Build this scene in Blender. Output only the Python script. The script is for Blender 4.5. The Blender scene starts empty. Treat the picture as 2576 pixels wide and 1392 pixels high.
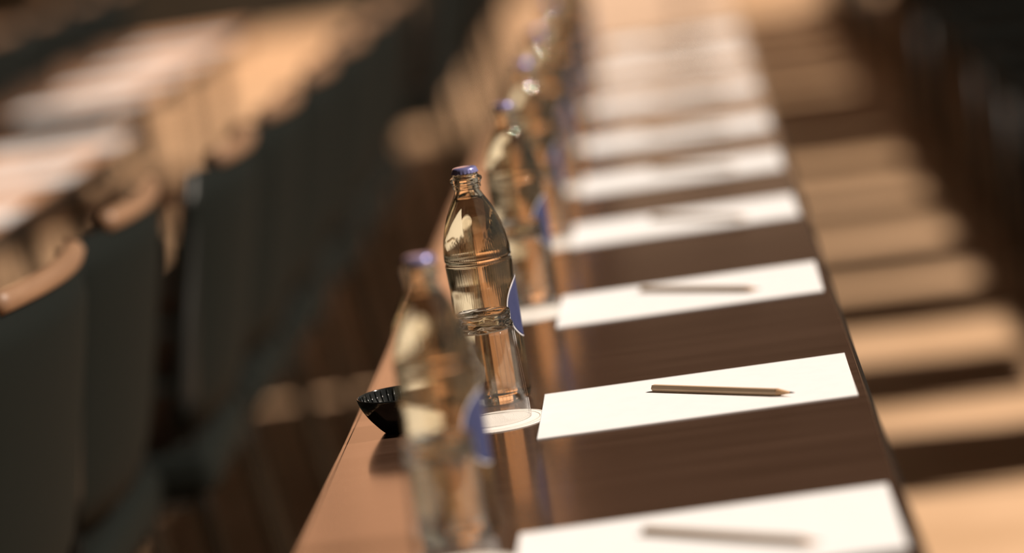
import bpy, bmesh, math, random
from mathutils import Vector, Matrix
random.seed(7)
S = bpy.context.scene
COL = S.collection
PI = math.pi

# ------------------------------------------------------------------ camera
TABLE_H = 0.74
F_PX, PITCH, ROLL, YAW = 7876.7, 0.1511, 0.1508, 0.0681
CAM_POS = Vector((-0.105, 0.0, TABLE_H + 0.5847))
cam = bpy.data.cameras.new('camera')
cam_ob = bpy.data.objects.new('camera', cam)
COL.objects.link(cam_ob)
_fw = Vector((-math.sin(YAW), math.cos(YAW), 0)); _rt = Vector((math.cos(YAW), math.sin(YAW), 0))
_F = _fw * math.cos(PITCH) + Vector((0, 0, -math.sin(PITCH)))
_U = _fw * math.sin(PITCH) + Vector((0, 0, math.cos(PITCH)))
_ix = _rt * math.cos(ROLL) - _U * math.sin(ROLL)
_iy = _rt * math.sin(ROLL) + _U * math.cos(ROLL)
_m = Matrix((_ix, _iy, -_F)).transposed().to_4x4()
_m.translation = CAM_POS
cam_ob.matrix_world = _m
cam.sensor_fit = 'HORIZONTAL'; cam.sensor_width = 36.0
cam.lens = F_PX / 2576.0 * 36.0
cam.clip_start = 0.05; cam.clip_end = 200
cam.dof.use_dof = True
cam.dof.focus_distance = (Vector((-0.2, 2.95, TABLE_H)) - CAM_POS).dot(_F)
cam.dof.aperture_fstop = cam.lens / 66.0
S.camera = cam_ob

# ------------------------------------------------------------------ world, sun, exposure
w = bpy.data.worlds.new('world'); S.world = w; w.use_nodes = True
bg = w.node_tree.nodes['Background']
bg.inputs[0].default_value = (1.0, 0.93, 0.82, 1); bg.inputs[1].default_value = 0.26
SUN_EL, SUN_AZ = math.radians(41.5), math.radians(9)
sun = bpy.data.lights.new('sun', 'SUN'); sun.energy = 5.75; sun.angle = math.radians(1.6); sun.color = (1.0, 0.872, 0.755)
sun_ob = bpy.data.objects.new('sun', sun); COL.objects.link(sun_ob)
_d = Vector((-math.cos(SUN_EL) * math.cos(SUN_AZ), math.cos(SUN_EL) * math.sin(SUN_AZ), -math.sin(SUN_EL)))
sun_ob.rotation_euler = _d.to_track_quat('-Z', 'Y').to_euler()
sun_ob.location = (6, 4, 8)
S.view_settings.view_transform = 'Standard'; S.view_settings.look = 'None'
S.view_settings.exposure = 0.12; S.view_settings.gamma = 1.0; S.view_settings.use_curve_mapping = False
S.cycles.max_bounces = 18; S.cycles.transmission_bounces = 16; S.cycles.transparent_max_bounces = 16
S.cycles.diffuse_bounces = 4; S.cycles.glossy_bounces = 6
S.cycles.sample_clamp_indirect = 20.0
S.cycles.use_denoising = True

# ------------------------------------------------------------------ materials
def new_mat(name):
    m = bpy.data.materials.new(name); m.use_nodes = True
    nt = m.node_tree
    for n in list(nt.nodes): nt.nodes.remove(n)
    out = nt.nodes.new('ShaderNodeOutputMaterial')
    return m, nt, out

def principled(name, col, rough=0.5, ior=1.5, noise=None, bump=None, metallic=0.0, spec_tint=None, spec=0.5):
    """noise = (scale xyz, colour 2, contrast lo, hi); bump = (scale, strength)"""
    m, nt, out = new_mat(name)
    b = nt.nodes.new('ShaderNodeBsdfPrincipled')
    b.inputs['Base Color'].default_value = (*col, 1); b.inputs['Roughness'].default_value = rough
    b.inputs['IOR'].default_value = ior; b.inputs['Metallic'].default_value = metallic
    b.inputs['Specular IOR Level'].default_value = spec
    if spec_tint: b.inputs['Specular Tint'].default_value = (*spec_tint, 1)
    nt.links.new(b.outputs[0], out.inputs[0])
    tc = nt.nodes.new('ShaderNodeTexCoord')
    if noise:
        mp = nt.nodes.new('ShaderNodeMapping'); mp.inputs['Scale'].default_value = noise[0]
        nz = nt.nodes.new('ShaderNodeTexNoise'); nz.inputs['Scale'].default_value = 1.0
        nz.inputs['Detail'].default_value = 6; nz.inputs['Roughness'].default_value = 0.6
        cr = nt.nodes.new('ShaderNodeValToRGB')
        cr.color_ramp.elements[0].position = noise[2]; cr.color_ramp.elements[1].position = noise[3]
        cr.color_ramp.elements[0].color = (*col, 1); cr.color_ramp.elements[1].color = (*noise[1], 1)
        nt.links.new(tc.outputs['Object'], mp.inputs[0]); nt.links.new(mp.outputs[0], nz.inputs[0])
        nt.links.new(nz.outputs[0], cr.inputs[0]); nt.links.new(cr.outputs[0], b.inputs['Base Color'])
    if bump:
        n2 = nt.nodes.new('ShaderNodeTexNoise'); n2.inputs['Scale'].default_value = bump[0]; n2.inputs['Detail'].default_value = 4
        bp = nt.nodes.new('ShaderNodeBump'); bp.inputs['Strength'].default_value = bump[1]; bp.inputs['Distance'].default_value = 0.002
        nt.links.new(tc.outputs['Object'], n2.inputs[0]); nt.links.new(n2.outputs[0], bp.inputs['Height'])
        nt.links.new(bp.outputs[0], b.inputs['Normal'])
    return m

def glass(name, col, ior, rough=0.0, flute=False):
    m, nt, out = new_mat(name)
    g = nt.nodes.new('ShaderNodeBsdfGlass'); g.inputs['Color'].default_value = (*col, 1)
    g.inputs['IOR'].default_value = ior; g.inputs['Roughness'].default_value = rough
    nt.links.new(g.outputs[0], out.inputs[0])
    if flute:   # fine pressed vertical ribs in the glass
        tc = nt.nodes.new('ShaderNodeTexCoord'); sp = nt.nodes.new('ShaderNodeSeparateXYZ')
        at = nt.nodes.new('ShaderNodeMath'); at.operation = 'ARCTAN2'
        mu = nt.nodes.new('ShaderNodeMath'); mu.operation = 'MULTIPLY'; mu.inputs[1].default_value = 84
        si = nt.nodes.new('ShaderNodeMath'); si.operation = 'SINE'
        # ribs only between 9 and 16.5 cm height
        r1 = nt.nodes.new('ShaderNodeMapRange'); r1.inputs[1].default_value = 0.166; r1.inputs[2].default_value = 0.154
        r2 = nt.nodes.new('ShaderNodeMapRange'); r2.inputs[1].default_value = 0.095; r2.inputs[2].default_value = 0.110
        ml = nt.nodes.new('ShaderNodeMath'); ml.operation = 'MULTIPLY'
        ml2 = nt.nodes.new('ShaderNodeMath'); ml2.operation = 'MULTIPLY'
        bp = nt.nodes.new('ShaderNodeBump'); bp.inputs['Strength'].default_value = 0.07; bp.inputs['Distance'].default_value = 0.0006
        nt.links.new(tc.outputs['Object'], sp.inputs[0])
        nt.links.new(sp.outputs[1], at.inputs[0]); nt.links.new(sp.outputs[0], at.inputs[1])
        nt.links.new(at.outputs[0], mu.inputs[0]); nt.links.new(mu.outputs[0], si.inputs[0])
        nt.links.new(sp.outputs[2], r1.inputs[0]); nt.links.new(sp.outputs[2], r2.inputs[0])
        nt.links.new(r1.outputs[0], ml.inputs[0]); nt.links.new(r2.outputs[0], ml.inputs[1])
        nt.links.new(ml.outputs[0], ml2.inputs[0]); nt.links.new(si.outputs[0], ml2.inputs[1])
        nt.links.new(ml2.outputs[0], bp.inputs['Height']); nt.links.new(bp.outputs[0], g.inputs['Normal'])
    return m

def thin_glass(name, tint):
    m, nt, out = new_mat(name)
    t = nt.nodes.new('ShaderNodeBsdfTransparent'); t.inputs[0].default_value = (*tint, 1)
    g = nt.nodes.new('ShaderNodeBsdfGlossy'); g.inputs['Roughness'].default_value = 0.02
    ge = nt.nodes.new('ShaderNodeNewGeometry')          # Schlick reflectance, same on both faces of the wall
    dt = nt.nodes.new('ShaderNodeVectorMath'); dt.operation = 'DOT_PRODUCT'
    nt.links.new(ge.outputs['Incoming'], dt.inputs[0]); nt.links.new(ge.outputs['Normal'], dt.inputs[1])
    prev = dt.outputs['Value']
    for op, a in (('ABSOLUTE', None), ('SUBTRACT', 1.0), ('POWER', 5.0), ('MULTIPLY_ADD', 0.96)):
        q = nt.nodes.new('ShaderNodeMath'); q.operation = op
        if op == 'SUBTRACT': q.inputs[0].default_value = a; nt.links.new(prev, q.inputs[1])
        else:
            nt.links.new(prev, q.inputs[0])
            if a is not None: q.inputs[1].default_value = a
        if op == 'MULTIPLY_ADD': q.inputs[2].default_value = 0.04
        prev = q.outputs[0]
    fr = q
    mx = nt.nodes.new('ShaderNodeMixShader')
    nt.links.new(fr.outputs[0], mx.inputs[0]); nt.links.new(t.outputs[0], mx.inputs[1]); nt.links.new(g.outputs[0], mx.inputs[2])
    nt.links.new(mx.outputs[0], out.inputs[0])
    return m

M = {}
M['veneer'] = principled('walnut_veneer', (0.055, 0.029, 0.018), 0.14, 1.5, noise=((3.0, 60, 60), (0.083, 0.046, 0.030), 0.38, 0.68), spec_tint=(1.0, 0.62, 0.42))
M['edge'] = principled('dark_edge_band', (0.012, 0.010, 0.008), 0.35)
M['table_metal'] = principled('dark_table_metal', (0.02, 0.02, 0.018), 0.4, metallic=0.6)
M['paper'] = principled('white_paper', (0.86, 0.86, 0.86), 0.7, noise=((40, 40, 40), (0.88, 0.88, 0.88), 0.4, 0.6))
M['paper_print'] = principled('pale_grey_print', (0.62, 0.55, 0.48), 0.7)
M['coaster'] = principled('coaster_paper', (0.86, 0.82, 0.77), 0.8, bump=(900, 0.3))
M['coaster_ring'] = principled('coaster_embossed_ring', (0.45, 0.38, 0.31), 0.8)
M['pencil'] = principled('pencil_wood', (0.56, 0.39, 0.25), 0.45, noise=((12, 300, 300), (0.68, 0.50, 0.34), 0.35, 0.7))
M['pencil_tip'] = principled('sharpened_wood', (0.50, 0.29, 0.15), 0.65, noise=((30, 400, 400), (0.60, 0.38, 0.21), 0.35, 0.7))
M['lead'] = principled('graphite', (0.02, 0.02, 0.02), 0.4)
M['glass'] = glass('bottle_glass', (0.97, 0.945, 0.885), 1.5, flute=True)
M['water'] = glass('water', (0.985, 0.96, 0.91), 1.33)
M['thin'] = thin_glass('tumbler_wall_glass', (0.99, 0.987, 0.98))
M['thick'] = glass('tumbler_base_glass', (0.98, 0.97, 0.94), 1.5)
M['cap'] = principled('lilac_blue_cap_metal', (0.24, 0.24, 0.48), 0.22, metallic=0.5)
M['cap_liner'] = principled('cap_skirt_metal', (0.10, 0.095, 0.22), 0.35, metallic=0.5)
M['label_blue'] = principled('blue_label_paper', (0.022, 0.029, 0.088), 0.5, noise=((60, 60, 60), (0.028, 0.035, 0.10), 0.4, 0.6))
M['label_rim'] = principled('silver_label_rim', (0.70, 0.68, 0.70), 0.35)
M['bowl'] = principled('black_glazed_ceramic', (0.008, 0.009, 0.009), 0.12, noise=((90, 90, 90), (0.016, 0.017, 0.016), 0.45, 0.65))
M['black'] = principled('black_upholstery', (0.0045, 0.0064, 0.0052), 0.8, bump=(300, 0.3), spec=0.12)
M['rail'] = principled('oiled_beech_rail', (0.20, 0.11, 0.06), 0.5, noise=((60, 3, 60), (0.26, 0.15, 0.085), 0.4, 0.7))
M['leg'] = principled('dark_steel_leg', (0.02, 0.02, 0.018), 0.4, metallic=0.5)
M['floor'] = principled('tan_carpet_floor', (0.56, 0.345, 0.185), 0.75, noise=((1.3, 2.6, 1), (0.74, 0.48, 0.285), 0.38, 0.62), bump=(240, 0.5))
M['wall'] = principled('dark_olive_wall', (0.035, 0.033, 0.024), 0.8, noise=((1.5, 1.5, 1.5), (0.045, 0.042, 0.032), 0.4, 0.6))
M['ceiling'] = principled('dark_timber_ceiling', (0.06, 0.045, 0.035), 0.8, noise=((0.8, 6, 1), (0.08, 0.06, 0.045), 0.4, 0.6))
def emis(name, col, st):
    m, nt, out = new_mat(name); e = nt.nodes.new('ShaderNodeEmission')
    e.inputs[0].default_value = (*col, 1); e.inputs[1].default_value = st
    nt.links.new(e.outputs[0], out.inputs[0]); return m
M['glow_pane'] = emis('added_sheen_glow', (1.0, 0.49, 0.25), 1.35)  # emission of an added panel that gives the table a warm sheen

M['glow_pane_low'] = emis('added_low_sheen_glow', (1.0, 0.62, 0.38), 1.5)  # emission of the second added panel, warming the table's far end

# ------------------------------------------------------------------ helpers
def link(name, bm, mat, parent=None, smooth=False, loc=(0, 0, 0)):
    me = bpy.data.meshes.new(name)
    bmesh.ops.recalc_face_normals(bm, faces=bm.faces[:])
    bm.to_mesh(me); bm.free()
    if smooth:
        for p in me.polygons: p.use_smooth = True
    me.materials.append(mat)
    o = bpy.data.objects.new(name, me); COL.objects.link(o); o.location = loc
    if parent: o.parent = parent
    return o
def tag(o, label=None, cat=None, group=None, kind=None):
    if label: o['label'] = label
    if cat: o['category'] = cat
    if group: o['group'] = group
    if kind: o['kind'] = kind
    return o
def empty(name, loc, rz=0):
    o = bpy.data.objects.new(name, None); COL.objects.link(o)
    o.location = loc; o.rotation_euler = (0, 0, rz); o.empty_display_size = 0.05
    return o
def box(bm, x0, x1, y0, y1, z0, z1, bev=0.0, seg=2):
    r = bmesh.ops.create_cube(bm, size=1)
    vs = r['verts']
    for v in vs:
        v.co = Vector(((x0 + x1) / 2 + v.co.x * (x1 - x0), (y0 + y1) / 2 + v.co.y * (y1 - y0), (z0 + z1) / 2 + v.co.z * (z1 - z0)))
    if bev > 0:
        es = list({e for v in vs for e in v.link_edges})
        bmesh.ops.bevel(bm, geom=es, offset=bev, segments=seg, affect='EDGES', profile=0.5)
    return bm
def B(*a, **k): return box(bmesh.new(), *a, **k)
def lathe(prof, n=64, closed_top=False):
    bm = bmesh.new(); rings = []
    for r, z in prof:
        if r < 1e-6: rings.append([bm.verts.new((0, 0, z))])
        else: rings.append([bm.verts.new((r * math.cos(2 * PI * i / n), r * math.sin(2 * PI * i / n), z)) for i in range(n)])
    for a, b in zip(rings, rings[1:]):
        for i in range(n):
            j = (i + 1) % n
            if len(a) == 1 and len(b) == 1: continue
            if len(a) == 1: bm.faces.new((a[0], b[i], b[j]))
            elif len(b) == 1: bm.faces.new((a[i], a[j], b[0]))
            else: bm.faces.new((a[i], a[j], b[j], b[i]))
    return bm
def smooth_prof(pts, sub=4):
    out = []
    n = len(pts)
    for i in range(n - 1):
        p0, p1, p2, p3 = pts[max(i - 1, 0)], pts[i], pts[i + 1], pts[min(i + 2, n - 1)]
        for k in range(sub):
            t = k / sub
            out.append(tuple(0.5 * (2 * p1[c] + (p2[c] - p0[c]) * t + (2 * p0[c] - 5 * p1[c] + 4 * p2[c] - p3[c]) * t * t + (3 * p1[c] - p0[c] - 3 * p2[c] + p3[c]) * t ** 3) for c in (0, 1)))
    out.append(pts[-1]); return [(max(r, 0), z) for r, z in out]
def tube(bm, pts, rad, n=8, caps=True):
    pts = [Vector(p) for p in pts]; rings = []
    for i, p in enumerate(pts):
        t = (pts[min(i + 1, len(pts) - 1)] - pts[max(i - 1, 0)]).normalized()
        a = t.cross(Vector((0, 0, 1)));  a = a if a.length > 1e-3 else t.cross(Vector((0, 1, 0)))
        a.normalize(); b = t.cross(a).normalized()
        r = rad[i] if isinstance(rad, (list, tuple)) else rad
        rings.append([bm.verts.new(p + (a * math.cos(2 * PI * k / n) + b * math.sin(2 * PI * k / n)) * r) for k in range(n)])
    for a, b in zip(rings, rings[1:]):
        for k in range(n): bm.faces.new((a[k], a[(k + 1) % n], b[(k + 1) % n], b[k]))
    if caps: bm.faces.new(rings[0][::-1]); bm.faces.new(rings[-1])
    return bm
def copy_tree(o, parent=None):
    c = o.copy(); COL.objects.link(c)
    if parent is not None: c.parent = parent
    for ch in list(o.children): copy_tree(ch, c)
    return c
ORD = ['first', 'second', 'third', 'fourth', 'fifth', 'sixth', 'seventh', 'eighth', 'ninth', 'tenth', 'eleventh', 'twelfth']

# ------------------------------------------------------------------ setting: a tall hall, glazed along its right side
XL, XR, YB, YF, ZC = -9.0, 4.2, -4.0, 21.0, 8.6
tag(link('floor', B(XL, XR, YB, YF, -0.1, 0), M['floor']), kind='structure')
tag(link('ceiling', B(XL, XR, YB, YF, ZC, ZC + 0.2), M['ceiling']), kind='structure')
tag(link('wall_left', B(XL - 0.2, XL, YB, YF, 0, ZC), M['wall']), kind='structure')
tag(link('wall_back', B(XL, XR, YB - 0.2, YB, 0, ZC), M['wall']), kind='structure')
bm = bmesh.new()                     # far wall with openings for two added glow panels
FW = (-7.6, -1.5, 0.9, 7.0)
box(bm, XL, FW[0], YF, YF + 0.3, 0, ZC); box(bm, FW[1], -1.15, YF, YF + 0.3, 0, ZC); box(bm, 0.9, XR, YF, YF + 0.3, 0, ZC)
box(bm, -1.15, 0.9, YF, YF + 0.3, 0, 0.95); box(bm, -1.15, 0.9, YF, YF + 0.3, 2.5, ZC)
box(bm, FW[0], FW[1], YF, YF + 0.3, 0, FW[2]); box(bm, FW[0], FW[1], YF, YF + 0.3, FW[3], ZC)
tag(link('wall_far', bm, M['wall']), kind='structure')
GD = (-1.15, 0.9, 0.95, 2.5)         # unseen low glow panel, added in the middle of the far wall
glow_hi = link('glow_panel_1', B(FW[0], FW[1], YF + 0.12, YF + 0.16, FW[2], FW[3]), M['glow_pane']); tag(glow_hi, kind='structure')  # added out of view; its glow reflects as sheen on the tabletop
for i in range(5):
    x = FW[0] + (FW[1] - FW[0]) * i / 4
    link('glow_panel_bar', B(x - 0.04, x + 0.04, YF + 0.02, YF + 0.12, FW[2], FW[3]), M['table_metal'], glow_hi)
glow_lo = link('glow_panel_2', B(GD[0], GD[1], YF + 0.12, YF + 0.16, GD[2], GD[3]), M['glow_pane_low']); tag(glow_lo, kind='structure')  # added out of view to brighten the far part of the tabletop
for i in range(3):
    x = GD[0] + (GD[1] - GD[0]) * i / 2
    link('glow_panel_bar', B(x - 0.03, x + 0.03, YF + 0.02, YF + 0.12, GD[2], GD[3]), M['table_metal'], glow_lo)
PIERS = [(YB, -3.2), (10.1, 11.7), (20.4, YF)]  # out of view; the middle pier is set to shade the far floor
bm = bmesh.new()
for a, b in PIERS: box(bm, XR, XR + 0.3, a, b, 0, ZC)
box(bm, XR, XR + 0.3, YB, YF, 8.1, ZC)
tag(link('wall_right', bm, M['wall']), kind='structure')

# ------------------------------------------------------------------ tables
def make_table(x0, x1, y0, y1, label, nleg):
    t = empty('conference_table', ((x0 + x1) / 2, (y0 + y1) / 2, 0))
    hx, hy = (x1 - x0) / 2, (y1 - y0) / 2
    e = 0.005
    link('tabletop', B(-hx + e, hx - e, -hy + e, hy - e, TABLE_H - 0.028, TABLE_H), M['veneer'], t)
    for sgn in (-1, 1):
        a, b = sorted((sgn * (hx - e), sgn * hx))
        link('edge_band', B(a, b, -hy, hy, TABLE_H - 0.028, TABLE_H - 0.0004, 0.0012), M['edge'] if sgn > 0 else M['veneer'], t)
        a, b = sorted((sgn * (hy - e), sgn * hy))
        link('edge_band', B(-hx + e, hx - e, a, b, TABLE_H - 0.028, TABLE_H - 0.0004), M['edge'], t)
    for i in range(nleg):
        y = -hy + 0.18 + (2 * hy - 0.36) * i / (nleg - 1)
        for sx in (-1, 1):
            x = sx * (hx - 0.13)
            link('leg', B(x - 0.02, x + 0.02, y - 0.02, y + 0.02, 0, TABLE_H - 0.06, 0.003), M['table_metal'], t)
        link('crossbar', B(-hx + 0.03, hx - 0.03, y - 0.02, y + 0.02, TABLE_H - 0.06, TABLE_H - 0.028), M['table_metal'], t)
    return tag(t, label, 'table')
T0 = (-0.4895, 0.012, 1.0, 7.07)
make_table(*T0, 'long narrow walnut table in front, carrying the row of bottles and pencils', 4)
ROW = 1.31
make_table(T0[0] - ROW, T0[1] - ROW, 1.6, 6.68, 'narrow brown table at left, behind the near black chairs', 4)
make_table(T0[0] - ROW - 0.13, T0[1] - ROW - 0.13, 7.36, 9.7, 'narrow brown table at upper left, past the gap in its row', 4)

shade_table = make_table(1.33, 1.83, 4.6, 16.8, 'unseen narrow table added behind the right chairs to shade the floor', 6)  # added, with its panel, to darken the floor under the right chairs
link('shade_panel', B(-0.24, -0.225, -6.0, 6.0, 0.06, TABLE_H - 0.03), M['edge'], shade_table)
make_table(T0[0], T0[1], 7.12, 11.4, 'narrow brown table added past the front table to shade the floor at left', 4)  # added so its shadow covers the floor left of the row

# ------------------------------------------------------------------ paper and pencils
PY = [2.352, 2.925, 3.51, 4.10, 4.60, 5.11, 5.71, 6.33, 6.93]
def sheet(xr, yc, rz, label, group):
    o = link('notepad_paper', B(-0.1485, 0.1485, -0.105, 0.105, 0, 0.0012), M['paper'], loc=(xr - 0.1485, yc, TABLE_H))
    o.rotation_euler.z = rz
    return tag(o, label, 'paper', group)
def make_pencil():
    t = empty('pencil', (0, 0, 0))
    L, r = 0.176, 0.0037
    bm = bmesh.new()
    def hexring(x, rr): return [bm.verts.new((x, rr * math.cos(PI / 6 + PI / 3 * k), rr * math.sin(PI / 6 + PI / 3 * k))) for k in range(6)]
    a = hexring(-L / 2, r * 0.94); a2 = hexring(-L / 2 + 0.0006, r); b = hexring(L / 2 - 0.020, r)
    for p, q in ((a, a2), (a2, b)):
        for k in range(6): bm.faces.new((p[k], p[(k + 1) % 6], q[(k + 1) % 6], q[k]))
    bm.faces.new(a[::-1]); bm.faces.new(b)
    link('barrel', bm, M['pencil'], t)
    link('sharpened_cone', tube(bmesh.new(), [(L / 2 - 0.0215, 0, 0), (L / 2 - 0.020, 0, 0), (L / 2 - 0.0055, 0, 0)], [r * 0.95, r * 0.93, 0.0010], 16), M['pencil_tip'], t, True)
    link('lead', tube(bmesh.new(), [(L / 2 - 0.0058, 0, 0), (L / 2 - 0.0006, 0, 0), (L / 2, 0, 0)], [0.00102, 0.0003, 0.0001], 12), M['lead'], t, True)
    return t
where = ['lowest sheet, cut by the bottom of the picture', 'sharpest sheet, beside the bottle in focus', 'sheet just behind the sharpest one',
         'fourth sheet up the table', 'fifth sheet up the table', 'sixth sheet up the table', 'seventh sheet up the table', 'eighth sheet up the table', 'farthest sheet at the end of the table']
pen_where = ['on the lowest sheet', 'in sharp focus on the sheet beside the sharp bottle', 'on the sheet just behind the sharpest one',
             'on the fourth sheet up the table', 'on the fifth sheet up the table', 'on the sixth sheet up the table', 'on the seventh sheet up the table', 'on the eighth sheet up the table', 'on the farthest sheet']
proto = None
pen_at = {0: (-0.128, -0.012, -40.0), 1: (-0.1225, -0.0145, -41.3), 2: (-0.135, 0.0, -40.0)}
for i, y in enumerate(PY):
    rz = math.radians([0.2, 0.0, -0.2, 0.3, -0.3, 0.2, 0.0, 0.4, -0.2][i])
    sheet(0.0, y, rz, 'white blank paper, ' + where[i], 'white sheets on the front table')
    if proto is None: p = proto = make_pencil()
    else: p = copy_tree(proto)
    dx, dy, a = pen_at.get(i, (-0.125 + random.uniform(-.012, .012), random.uniform(-.02, .01), -40 + random.uniform(-4, 4)))
    p.location = (dx, y + dy, TABLE_H + 0.0012 + 0.0037 * math.cos(PI / 6) + 0.0002); p.rotation_euler = (PI / 6, 0, math.radians(a))
    tag(p, 'brown wooden pencil ' + pen_where[i], 'pencil', 'pencils on the front table')

# ------------------------------------------------------------------ bottle, tumbler, coaster
def make_bottle():
    t = empty('water_bottle', (0, 0, 0))
    outer = [(0.0, 0.004), (0.018, 0.0035), (0.0245, 0.0008), (0.0275, 0.0), (0.0305, 0.0012), (0.0325, 0.006), (0.0330, 0.02), (0.0330, 0.09),
             (0.0322, 0.112), (0.0322, 0.120), (0.0330, 0.136), (0.0331, 0.1400), (0.0322, 0.1418), (0.0322, 0.1432), (0.0331, 0.1450), (0.0329, 0.152),
             (0.0316, 0.162), (0.0288, 0.174), (0.0247, 0.186), (0.0196, 0.197), (0.0155, 0.2045), (0.0130, 0.2095), (0.0126, 0.2130),
             (0.0138, 0.2145), (0.0136, 0.2172), (0.0146, 0.2196), (0.0158, 0.2218), (0.0154, 0.2242), (0.0132, 0.2258), (0.0122, 0.2274), (0.0122, 0.2310), (0.0112, 0.2322)]
    outer = smooth_prof(outer, 3)
    inner = [(0.0098, 0.2322), (0.0090, 0.228), (0.0090, 0.214), (0.0098, 0.2095), (0.0125, 0.2035), (0.0165, 0.196), (0.0218, 0.1845), (0.0258, 0.1725),
             (0.0286, 0.161), (0.0300, 0.151), (0.0301, 0.138), (0.0296, 0.118), (0.0302, 0.090), (0.0302, 0.022), (0.0290, 0.010), (0.0240, 0.0072), (0.0, 0.0085)]
    inner = smooth_prof(inner, 3)
    glass_o = link('glass_body', lathe(outer + inner, 72), M['glass'], t, True)
    wp = [(0.0, 0.0083)] + [(r + 0.00025, z) for r, z in reversed(inner) if z < 0.205 and r > 0.001]
    rtop = wp[-1][0]
    wp += [(rtop - 0.0004, wp[-1][1] + 0.0004), (rtop * 0.8, wp[-1][1] - 0.0002), (0.0, wp[-1][1] - 0.0003)]
    link('water', lathe(wp, 64), M['water'], t, True)
    # crown cap: domed top and crimped skirt
    n = 84; bm = bmesh.new()
    prof = [(0.0, 0.2352), (0.0075, 0.2351), (0.0110, 0.2346), (0.0122, 0.2335), (0.0127, 0.2315), (0.0131, 0.2298), (0.0133, 0.2288), (0.0125, 0.2290), (0.0124, 0.2310)]
    rings = []
    for k, (r, z) in enumerate(prof):
        if r == 0: rings.append([bm.verts.new((0, 0, z))]); continue
        cr = {4: 0.0001, 5: 0.00035, 6: 0.0005, 7: 0.0005, 8: 0.0001}.get(k, 0)
        rings.append([bm.verts.new(((r + cr * math.cos(21 * 2 * PI * i / n)) * math.cos(2 * PI * i / n), (r + cr * math.cos(21 * 2 * PI * i / n)) * math.sin(2 * PI * i / n), z)) for i in range(n)])
    for a, b in zip(rings, rings[1:]):
        for i in range(n):
            j = (i + 1) % n
            if len(a) == 1: bm.faces.new((a[0], b[i], b[j]))
            else: bm.faces.new((a[i], a[j], b[j], b[i]))
    tag(link('crown_cap', bm, M['cap'], t, True), 'lilac blue metal crown cap')
    # round label wrapped on the side that faces the paper
    def patch(R, r0, r1, ang0, zc, mat, nm, par):
        bm = bmesh.new(); rr = 14 if r0 == 0 else 2; na = 48; grid = []
        for side in (0, 0.00025):
            g = []
            for k in range(rr + 1):
                q = r0 + (r1 - r0) * k / rr
                g.append([bm.verts.new(((R + side) * math.cos(ang0 + q * math.cos(2 * PI * i / na) / R), (R + side) * math.sin(ang0 + q * math.cos(2 * PI * i / na) / R), zc + q * math.sin(2 * PI * i / na))) for i in range(na)] if q > 0 else
                         [bm.verts.new(((R + side) * math.cos(ang0), (R + side) * math.sin(ang0), zc))])
            grid.append(g)
        for s, g in enumerate(grid):
            for a, b in zip(g, g[1:]):
                for i in range(na):
                    j = (i + 1) % na
                    if len(a) == 1: bm.faces.new((a[0], b[i], b[j]))
                    else: bm.faces.new((a[i], a[j], b[j], b[i]))
        for k in ((0, rr) if r0 > 0 else (rr,)):
            a, b = grid[0][k], grid[1][k]
            for i in range(na): bm.faces.new((a[i], a[(i + 1) % na], b[(i + 1) % na], b[i]))
        return link(nm, bm, mat, par, True)
    lb = patch(0.03325, 0, 0.0300, math.radians(8), 0.091, M['label_blue'], 'label', t)
    tag(lb, 'round blue label with a pale rim')
    patch(0.03325, 0.0300, 0.0311, math.radians(8), 0.091, M['label_rim'], 'label_rim', lb)
    return t
def make_tumbler():
    t = empty('drinking_glass', (0, 0, 0))     # stands upside down: rim below, thick foot on top
    H = 0.106
    wall = smooth_prof([(0.0335, 0.0004), (0.0338, 0.0010), (0.0326, 0.030), (0.0305, 0.066), (0.0288, 0.0895)], 3) + \
           smooth_prof([(0.0272, 0.0895), (0.0288, 0.066), (0.0309, 0.030), (0.0321, 0.0010), (0.0325, 0.0003), (0.0335, 0.0004)], 3)
    link('glass_wall', lathe(wall, 64), M['thin'], t, True)
    foot = [(0.0, 0.0915)] + smooth_prof([(0.016, 0.0912), (0.0240, 0.0895), (0.0268, 0.0886), (0.0288, 0.0897), (0.0285, 0.0925), (0.0278, 0.0950), (0.0276, 0.1000), (0.0280, 0.1030), (0.0272, 0.1052), (0.0245, H), (0.018, H - 0.0006), (0.010, H - 0.0014)], 3) + [(0.0, H - 0.0016)]
    fb = lathe(foot, 64)
    for v in fb.verts:                       # hand-pressed foot: slightly uneven, so the light breaks up in it
        a = math.atan2(v.co.y, v.co.x); r = math.hypot(v.co.x, v.co.y)
        if r > 0.004 and v.co.z > 0.0905:
            v.co.z += 0.00045 * math.sin(3 * a + 0.7) + 0.00025 * math.sin(7 * a + r * 400)
            k = 1 + 0.010 * math.sin(5 * a + v.co.z * 900) + 0.006 * math.sin(11 * a - v.co.z * 600)
            v.co.x *= k; v.co.y *= k
    tag(link('thick_foot', fb, M['thick'], t, True), 'thick clear foot turned upwards')
    return t
def make_coaster():
    t = empty('paper_coaster', (0, 0, 0))
    n = 96; bm = lathe([(0.0, 0.0), (0.0488, 0.0), (0.0490, 0.0004), (0.0486, 0.0009), (0.0, 0.0009)], n)
    link('disc', bm, M['coaster'], t, False)
    for r in (0.0462, 0.0405):
        link('ring_line', lathe([(r, 0.0008), (r + 0.0006, 0.0008), (r + 0.0006, 0.00105), (r, 0.00105), (r, 0.0008)], n), M['coaster_ring'], t)
    return t
BY = [2.473, 3.041, 3.634, 4.165, 4.70, 5.24, 5.82, 6.42]
BX = [-0.346, -0.343, -0.334, -0.334, -0.336, -0.336, -0.335, -0.335]
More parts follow.
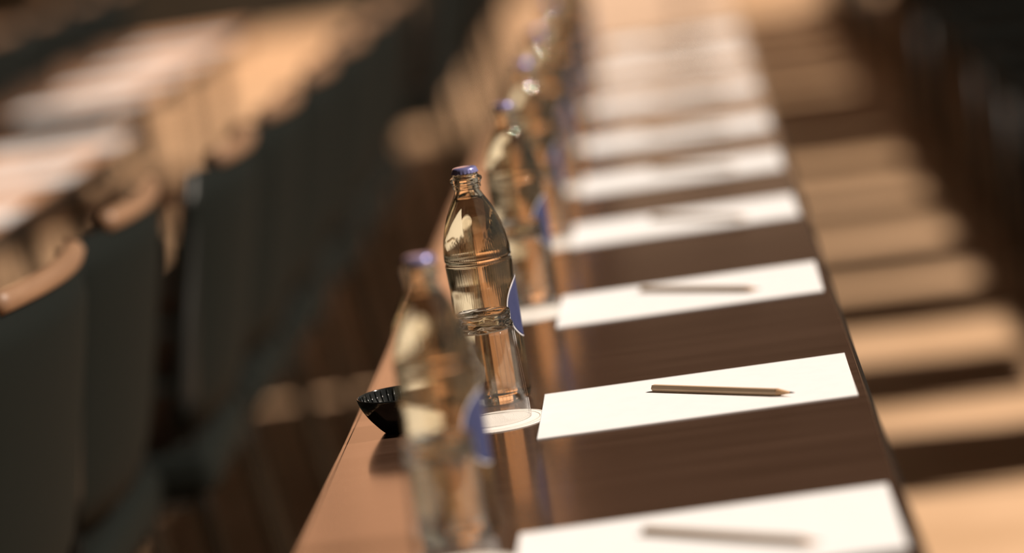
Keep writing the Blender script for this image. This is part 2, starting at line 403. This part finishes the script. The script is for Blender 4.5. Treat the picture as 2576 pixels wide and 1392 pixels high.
bw = ['nearest glass water bottle with blue cap, large and blurred at the bottom', 'sharp glass water bottle with lilac cap beside the sharp paper', 'blurred glass water bottle just behind the sharp one',
      'blurred glass water bottle, fourth from the front', 'blurred glass water bottle, fifth from the front', 'blurred glass water bottle, sixth from the front', 'blurred glass water bottle, seventh from the front', 'farthest blurred water bottle in the row']
gw = ['nearest bottle', 'sharp bottle', 'bottle just behind the sharp one', 'fourth bottle from the front', 'fifth bottle from the front', 'sixth bottle from the front', 'seventh bottle from the front', 'farthest bottle']
pb = pg = pc = None
for i, (x, y) in enumerate(zip(BX, BY)):
    if i == 0: b, g, c = pb, pg, pc = make_bottle(), make_tumbler(), make_coaster()
    else: b, g, c = copy_tree(pb), copy_tree(pg), copy_tree(pc)
    b.location = (x, y, TABLE_H); b.rotation_euler.z = math.radians([-16, -2, -16, -12, -14, -8, -12, -10][i])
    c.location = (x + 0.004, y - 0.111, TABLE_H)
    g.location = (x + 0.003, y - 0.105, TABLE_H + 0.0009)
    tag(b, bw[i], 'bottle', 'water bottles on the front table')
    tag(g, 'upturned clear drinking glass in front of the ' + gw[i], 'glass', 'upturned glasses on the front table')
    tag(c, 'round white paper coaster under the glass at the ' + gw[i], 'coaster', 'paper coasters on the front table')

# ------------------------------------------------------------------ small black bowl
bowl = empty('small_bowl', (-0.434, 2.955, TABLE_H))
prof = smooth_prof([(0.0, 0.0012), (0.012, 0.001), (0.0150, 0.0), (0.0175, 0.0012), (0.0225, 0.0065), (0.0310, 0.0175), (0.0368, 0.0285), (0.0390, 0.0362)], 4) + \
       smooth_prof([(0.0384, 0.0368), (0.0376, 0.0362), (0.0352, 0.0285), (0.0295, 0.0185), (0.0210, 0.0085), (0.0120, 0.0045), (0.0, 0.004)], 4)
tag(bowl, 'small black glazed bowl beside the sharp bottle at the table edge', 'bowl')
n = 72; bm = lathe(prof, n)
link('bowl_body', bm, M['bowl'], bowl, True)
bm = bmesh.new()
for k in range(36):                         # fine raised flutes inside
    a = 2 * PI * k / 36
    tube(bm, [((r) * math.cos(a), (r) * math.sin(a), z) for r, z in ((0.0215, 0.0093), (0.0293, 0.0189), (0.0348, 0.0286), (0.0371, 0.0355))], [0.0004, 0.0009, 0.0010, 0.0006], 6)
link('inner_flutes', bm, M['bowl'], bowl, True)

# ------------------------------------------------------------------ chairs (sitter faces -X)
def make_chair():
    t = empty('conference_chair', (0, 0, 0))
    W = 0.55
    bm = B(-0.22, 0.21, -W / 2, W / 2, 0.405, 0.475, 0.022, 3)
    link('seat', bm, M['black'], t, True)
    # backrest: padded, curved in plan, leaning back
    bm = bmesh.new(); nu, nv = 12, 8
    front, back = [], []
    for j in range(nv + 1):
        v = j / nv; z = 0.50 + 0.37 * v
        rf, rb = [], []
        for i in range(nu + 1):
            u = i / nu * 2 - 1
            x = 0.205 + 0.085 * v - 0.045 * u * u
            th = 0.022 * (1 - 0.65 * max(abs(u) ** 6, abs(2 * v - 1) ** 6))
            y = u * (W / 2 - 0.012 * (2 * v - 1) ** 4)
            rf.append(bm.verts.new((x - th, y, z))); rb.append(bm.verts.new((x + th, y, z)))
        front.append(rf); back.append(rb)
    for g in (front, back):
        for a, b in zip(g, g[1:]):
            for i in range(nu): bm.faces.new((a[i], a[i + 1], b[i + 1], b[i]))
    for i in range(nu):
        for k in (0, nv): bm.faces.new((front[k][i], front[k][i + 1], back[k][i + 1], back[k][i]))
    for j in range(nv):
        for k in (0, nu): bm.faces.new((front[j][k], front[j + 1][k], back[j + 1][k], back[j][k]))
    link('backrest', bm, M['black'], t, True)
    bm = bmesh.new()
    pts = [(0.292 - 0.047 * u * u, u * (W / 2 + 0.004), 0.878) for u in [0.66 * (k / 10 - 1) for k in range(21)]]
    tube(bm, pts, 0.0135, 8)
    link('top_rail', bm, M['rail'], t, True)
    for sy in (-1, 1):
        y = sy * (W / 2 - 0.015)
        link('leg', tube(bmesh.new(), [(-0.205, y, 0.41), (-0.225, y * 1.03, 0.0)], [0.014, 0.010], 8), M['leg'], t, True)
        link('leg', tube(bmesh.new(), [(0.243, y, 0.87), (0.190, y, 0.56), (0.180, y, 0.41), (0.235, y * 1.03, 0.0)], [0.011, 0.013, 0.014, 0.010], 8), M['leg'], t, True)
        link('seat_bar', tube(bmesh.new(), [(-0.21, y, 0.40), (0.185, y, 0.40)], 0.010, 8), M['leg'], t, True)
    return t
chair = None
def place_chair(x, y, rz, label, group):
    global chair
    if chair is None: c = chair = make_chair()
    else: c = copy_tree(chair)
    c.location = (x, y, 0); c.rotation_euler.z = math.radians(rz)
    return tag(c, label, 'chair', group)
LCY = [2.84, 3.43, 4.02, 4.62, 5.22, 5.82, 6.42]
lcw = ['nearest black chair at lower left, beside the front table', 'second black chair from the lower left corner', 'third black chair from the lower left corner', 'fourth black chair along the aisle left of the front table',
       'fifth black chair along the aisle left of the front table', 'sixth black chair along the aisle left of the front table', 'last black chair before the gap in the left table row']
for y, l in zip(LCY, lcw): place_chair(-1.135 + (0.055 if y > 4.3 else 0.0), y, random.uniform(-4, 4), l, 'black chairs left of the front table')
for k, y in enumerate([7.05, 7.70, 9.6, 10.3, 11.0, 11.7, 12.4, 13.1, 13.8]):  # the farther chairs are added so their shadows darken the floor
    place_chair(-1.09, y, random.uniform(-5, 5), '%s dark chair past the gap in the left table row' % ORD[k], 'dark chairs beyond the gap')
for k, y in enumerate([5.63, 6.39, 7.24, 7.95, 8.75, 9.55, 10.35, 11.15, 12.7, 13.3, 13.9, 14.5, 15.1, 15.7, 16.3]):  # far end is filled with added chairs, set close to shade the floor
    place_chair(0.745 if y < 7 else 0.84, y, random.uniform(-4, 4), ['nearest dark chair right of the front table', 'second dark chair right of the front table', 'third dark chair right of the front table', 'fourth dark chair in the row on the right',
                'fifth dark chair in the row on the right', 'sixth dark chair in the row on the right', 'seventh dark chair in the row on the right', 'eighth dark chair in the row on the right', 'ninth dark chair in the row on the right', 'tenth dark chair in the row on the right', 'eleventh dark chair in the row on the right', 'twelfth dark chair in the row on the right', 'thirteenth dark chair in the row on the right', 'fourteenth dark chair in the row on the right', 'farthest dark chair in the row on the right'][k], 'dark chairs right of the front table').scale = (1.0, 0.82, 1.0)
for k, y in enumerate([7.0, 7.62, 8.24, 8.86, 9.5, 10.2, 10.9]):
    place_chair(-1.02 - ROW, y, random.uniform(-5, 5), '%s dark chair in the top left corner' % ORD[k], 'dark chairs in the top left corner')

# ------------------------------------------------------------------ papers on the left tables
k = 0
for y in [4.80, 5.36, 5.92, 6.48]:
    sheet(-ROW, y, 0.0, '%s white sheet on the left table, before its gap' % ORD[k], 'white sheets on the left table'); k += 1
for k, y in enumerate([7.52 + 0.55 * j for j in range(4)]):
    sheet(-ROW - 0.14, y, 0.0, '%s white sheet on the upper left table, past the gap' % ORD[k], 'white sheets on the upper left table')
